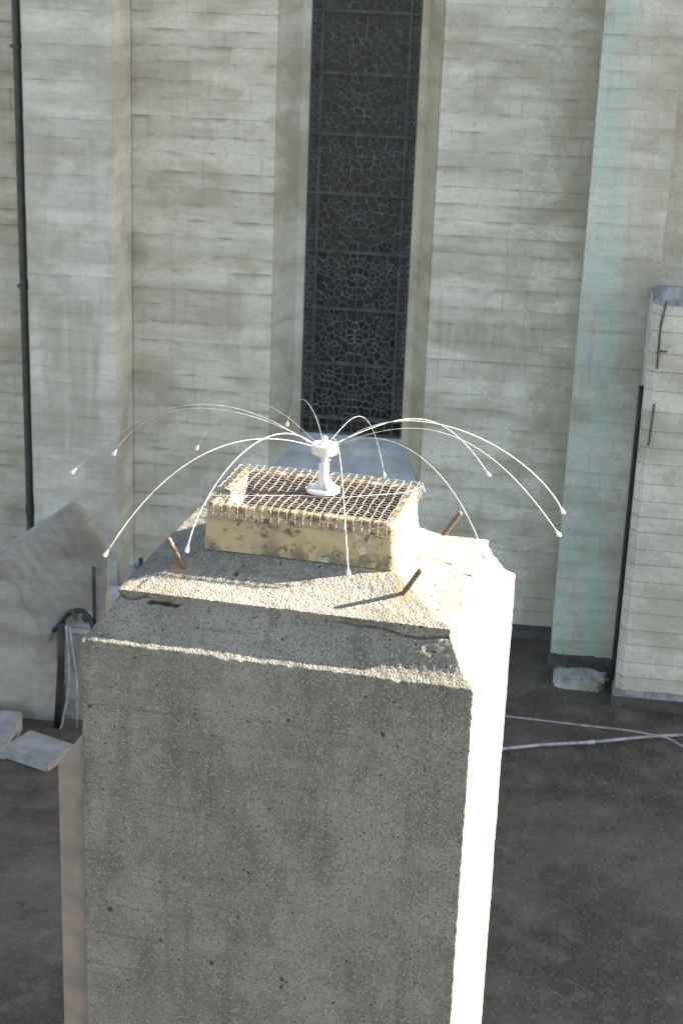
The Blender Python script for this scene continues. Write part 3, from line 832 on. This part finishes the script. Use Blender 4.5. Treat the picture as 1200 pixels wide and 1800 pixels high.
# gabled parapet, lower left
t = yard('parapet_wall', 'gable-topped grey parapet wall under a peeling render sheet at lower left', 'wall')
q = MB(); q.prism([(-4.7, 0), (-3.425, 0), (-3.40, .735), (-3.40, .847), (-3.0, .847), (-3.0, 1.40), (-3.234, 1.75), (-4.7, .63)], -2.5, -2.42); q.build('body', M['gable'], t)
sh = [(-4.72, .655), (-3.234, 1.782), (-2.98, 1.415), (-2.985, 1.10), (-3.10, .93), (-3.30, .86), (-3.41, .78), (-3.456, .669), (-3.49, .74), (-3.52, .795), (-3.57, .90), (-3.627, .972), (-3.645, 1.07), (-3.688, 1.135), (-3.76, 1.15), (-3.82, 1.176), (-3.95, 1.06), (-4.2, .90), (-4.4, .74), (-4.72, .50)]
shr = []
for i in range(len(sh)):
    a, c = sh[i], sh[(i + 1) % len(sh)]; L = math.hypot(c[0] - a[0], c[1] - a[1]); n = max(1, int(L / .05))
    for k in range(n):
        e = .007 if 3 <= i else .002
        shr.append((a[0] + (c[0] - a[0]) * k / n + random.uniform(-e, e), a[1] + (c[1] - a[1]) * k / n + random.uniform(-e, e)))
bm = bmesh.new(); vs_ = [bm.verts.new((x, -2.512, z)) for x, z in shr[::-1]]; bm.faces.new(vs_)
bmesh.ops.triangulate(bm, faces=bm.faces[:])
for _ in range(4):
    lg = [e for e in bm.edges if e.calc_length() > .07]
    if not lg: break
    bmesh.ops.subdivide_edges(bm, edges=lg, cuts=1); bmesh.ops.triangulate(bm, faces=[f for f in bm.faces if len(f.verts) > 3])
for v in bm.verts: v.co.y += .022 * N1(v.co.x, 2, v.co.z, 4) + .010 * N1(v.co.x * 1.6 + v.co.z, 5, v.co.z * .5, 9) - .014
ex = bmesh.ops.extrude_face_region(bm, geom=bm.faces[:])
for v in [g for g in ex['geom'] if isinstance(g, bmesh.types.BMVert)]: v.co.y += .018
bmesh.ops.recalc_face_normals(bm, faces=bm.faces[:])
me = bpy.data.meshes.new('render_sheet'); bm.to_mesh(me); bm.free(); me.materials.append(M['sheet'])
so = bpy.data.objects.new('render_sheet', me); COL.objects.link(so); so.parent = t; smooth_angle(so, 40)
q = MB(); cp = catmull([(-4.72, -2.46, .655), (-4.2, -2.46, 1.035), (-3.7, -2.46, 1.42), (-3.30, -2.46, 1.715), (-3.235, -2.46, 1.755), (-3.19, -2.46, 1.70), (-3.1, -2.46, 1.56), (-2.995, -2.46, 1.395)], 5)
q.tube([p + Vector((0, 0, .008 * N1(p.x, 0, 0, 8))) for p in cp], .045, 8); q.build('coping', M['sheet'], t, True)
# plinth with lead-grey top
t = yard('low_plinth', 'low plinth with lead-grey top behind the chimney, beside the gabled parapet', 'plinth')
q = MB(); q.box(-3.35, -2.5, -2.44, -1.7, 0, .76); q.box(-3.352, -2.49, -2.452, -2.44, .30, .335); q.build('block', M['felt_grey'], t)
q = MB(); q.box(-3.395, -2.47, -2.50, -1.68, .76, .80); q.box(-3.37, -2.5, -2.475, -1.7, .80, .845); q.build('top_ledge', M['ledge'], t)
q = MB(); q.tube([(-3.072, -2.56, z) for z in np.linspace(.84, 1.335, 6)], .0135, 10)
one('upright_pipe', q, M['black'], 'slim black upright pipe in front of the gabled parapet', 'pipe', smooth=True)
t = yard('hose', 'black hose bent into an arch on the low plinth', 'hose')
hp = catmull([(-3.40, -2.54, .78), (-3.37, -2.55, .82), (-3.333, -2.55, .862), (-3.30, -2.55, .915), (-3.25, -2.55, .955), (-3.165, -2.55, .968), (-3.10, -2.56, .90), (-3.085, -2.56, .84)], 6)
q = MB(); q.tube(hp, .0175, 10); q.build('tube', M['black'], t, True)
q = MB(); q.tube([(-3.245, -2.575, .985), (-3.205, -2.578, .905)], .012, 6); q.build('tie', M['cast'], t)
t = yard('pipe_end', 'pale round pipe end lying under the black hose arch', 'pipe end')
q = MB(); q.lathe([(.02, 0), (.055, .0), (.058, .01), (.058, .10), (.040, .105), (.036, .04)], 20, (-3.15, -2.44, .905), (.1, -1, .1)); q.build('rim', M['cable'], t, False)
q = MB(); q.tube([(-3.325, -2.575, .87), (-3.335, -2.575, .55), (-3.355, -2.58, .25), (-3.375, -2.59, -.01)], .027, 10)
one('downpipe', q, M['black'], 'thick black pipe down the right edge of the parapet wall', 'pipe', smooth=True)
q = MB(); q.tube(catmull([(-3.282, -2.6, .86), (-3.269, -2.6, .628), (-3.27, -2.6, .367), (-3.325, -2.6, .06), (-3.34, -2.62, 0.0)], 6), .0085, 8)
one('cable', q, M['cable'], 'pale kinked cable next to the thick black pipe', 'cable', smooth=True)
q = MB(); q.tube(catmull([(-3.256, -2.6, .855), (-3.225, -2.6, .585), (-3.207, -2.6, .398), (-3.214, -2.6, .0)], 6), .0065, 8)
one('cable', q, M['cable'], 'thinner straight pale cable closest to the chimney', 'cable', smooth=True)
t = yard('roof_vent', 'small white round vent on a stub beyond the chimney shoulder', 'vent')
q = MB(); q.lathe([(.02, -.03), (.04, -.02), (.045, 0), (.045, .02), (.03, .03), (.006, .03)], 20, (-3.246, -.62, .615), (.1, -1, .25)); q.build('cap', M['cable'], t, True)
q = MB(); q.box(-3.34, -3.16, -.66, -.575, 0, .575); q.build('stand', M['ledge'], t)
q = MB(); q.tube([(-3.206, -.70, 0), (-3.206, -.70, .70)], .020, 10)
one('pipe_stub', q, M['black'], 'short black pipe stub beside the small round vent', 'pipe', smooth=True)

# slabs lower left
def slab(cu, co_, w, d, h, rz, z0, label):
    bm = bmesh.new(); bmesh.ops.create_cube(bm, size=1)
    bmesh.ops.scale(bm, vec=(w, d, h), verts=bm.verts)
    bmesh.ops.bevel(bm, geom=bm.edges[:], offset=.012, segments=2, affect='EDGES')
    for v in bm.verts: v.co += Vector((N1(v.co.x, v.co.y, v.co.z, 9), N1(v.co.y, v.co.z, v.co.x, 9), N1(v.co.z, v.co.x, v.co.y, 9))) * .006
    me = bpy.data.meshes.new('paving_slab'); bm.to_mesh(me); bm.free(); me.materials.append(M['slab'])
    o = bpy.data.objects.new('paving_slab', me); COL.objects.link(o)
    c_, s_ = math.cos(PSI), math.sin(PSI)
    o.location = (WO[0] + c_ * cu + s_ * co_, WO[1] + s_ * cu - c_ * co_, z0 + h / 2); o.rotation_euler = (0, R(1.5), PSI + rz)
    return tag(o, label, 'slab', 'loose slabs below the parapet')
slab(-3.95, 2.96, .72, .50, .16, .10, 0, 'thick pale slab against the foot of the parapet wall')
slab(-3.36, 3.08, .42, .34, .09, -.35, 0, 'smaller tilted slab between the parapet foot and the chimney')

# mortar heap and rubble between pilaster and buttress
def lump(name, cu, co_, sx, sy, sz, seed, mat, sub=3, amp=.25):
    bm = bmesh.new(); bmesh.ops.create_icosphere(bm, subdivisions=sub, radius=1)
    for v in bm.verts:
        n = mnoise.noise(v.co * 1.6 + Vector((seed, 0, 0))) * amp + mnoise.noise(v.co * 4 + Vector((seed, 3, 0))) * amp * .4
        c = v.co * (1 + n)
        c = Vector((max(-.95, min(.95, c.x * 1.15)), max(-.95, min(.95, c.y * 1.15)), max(-.3, min(.62, c.z))))
        v.co = (c.x * sx, c.y * sy, (c.z + .28) * sz)
    me = bpy.data.meshes.new(name); bm.to_mesh(me); bm.free(); me.materials.append(mat)
    o = bpy.data.objects.new(name, me); COL.objects.link(o)
    c_, s_ = math.cos(PSI), math.sin(PSI)
    o.location = (WO[0] + c_ * cu + s_ * co_, WO[1] + s_ * cu - c_ * co_, -.01); o.rotation_euler = (0, 0, PSI)
    return o
tag(lump('mortar_slab', .60, .90, .225, .15, .10, 3, M['mortar'], 4, .3), 'pale grey slab of set mortar on the dark roof beneath the green-stained pilaster', 'mortar')
for k, (cu, co_, s, lb) in enumerate(((.80, .70, .035, 'largest pale rubble stone behind the mortar slab'), (.745, .68, .022, 'small pale stone left of the largest rubble stone'), (.83, .80, .026, 'pale stone against the foot of the right buttress'), (.79, .84, .018, 'smallest pale pebble beside the mortar slab'))):
    tag(lump('rubble_stone', cu, co_, s, s * .8, s * .9, k * 7 + 1, M['mortar'], 2, .5), lb, 'stone', 'rubble beside the mortar slab')

# conduits on the roof
t = yard('conduit', 'thicker pale conduit running across the dark roof at right', 'conduit')
cpts = [(-1.2, -2.75, .024), (-.4, -2.44, .030), (0, -2.287, .024), (.35, -2.15, .031), (.7, -2.02, .024), (1.05, -1.88, .030), (1.417, -1.742, .024), (2.9, -1.36, .03)]
q = MB(); q.tube(catmull(cpts, 4), .0125, 10); q.build('tube', M['cable'], t, True)
for k in (2, 4):
    a, c = Vector(cpts[k]), Vector(cpts[k + 1]); dd = (c - a).normalized() * .03
    q = MB(); q.tube([a - dd, a + dd], .0165, 10); q.build('coupling', M['ledge'], t)
    q = MB(); q.box(a.x + .09, a.x + .12, a.y - .09, a.y + .02, -.005, .017); q.build('saddle', M['cast'], t)
q = MB(); q.tube(catmull([(-1.5, -1.70, .05), (-.7, -1.735, .05), (.018, -1.772, .055), (.55, -1.805, .058), (.95, -1.828, .062), (1.12, -1.85, .060), (1.28, -1.86, .045), (1.40, -1.93, .022), (1.6, -2.15, .012)], 6), .0075, 8)
one('conduit', q, M['cable'], 'thin pale conduit crossing over the thicker one near the right edge', 'conduit', smooth=True)
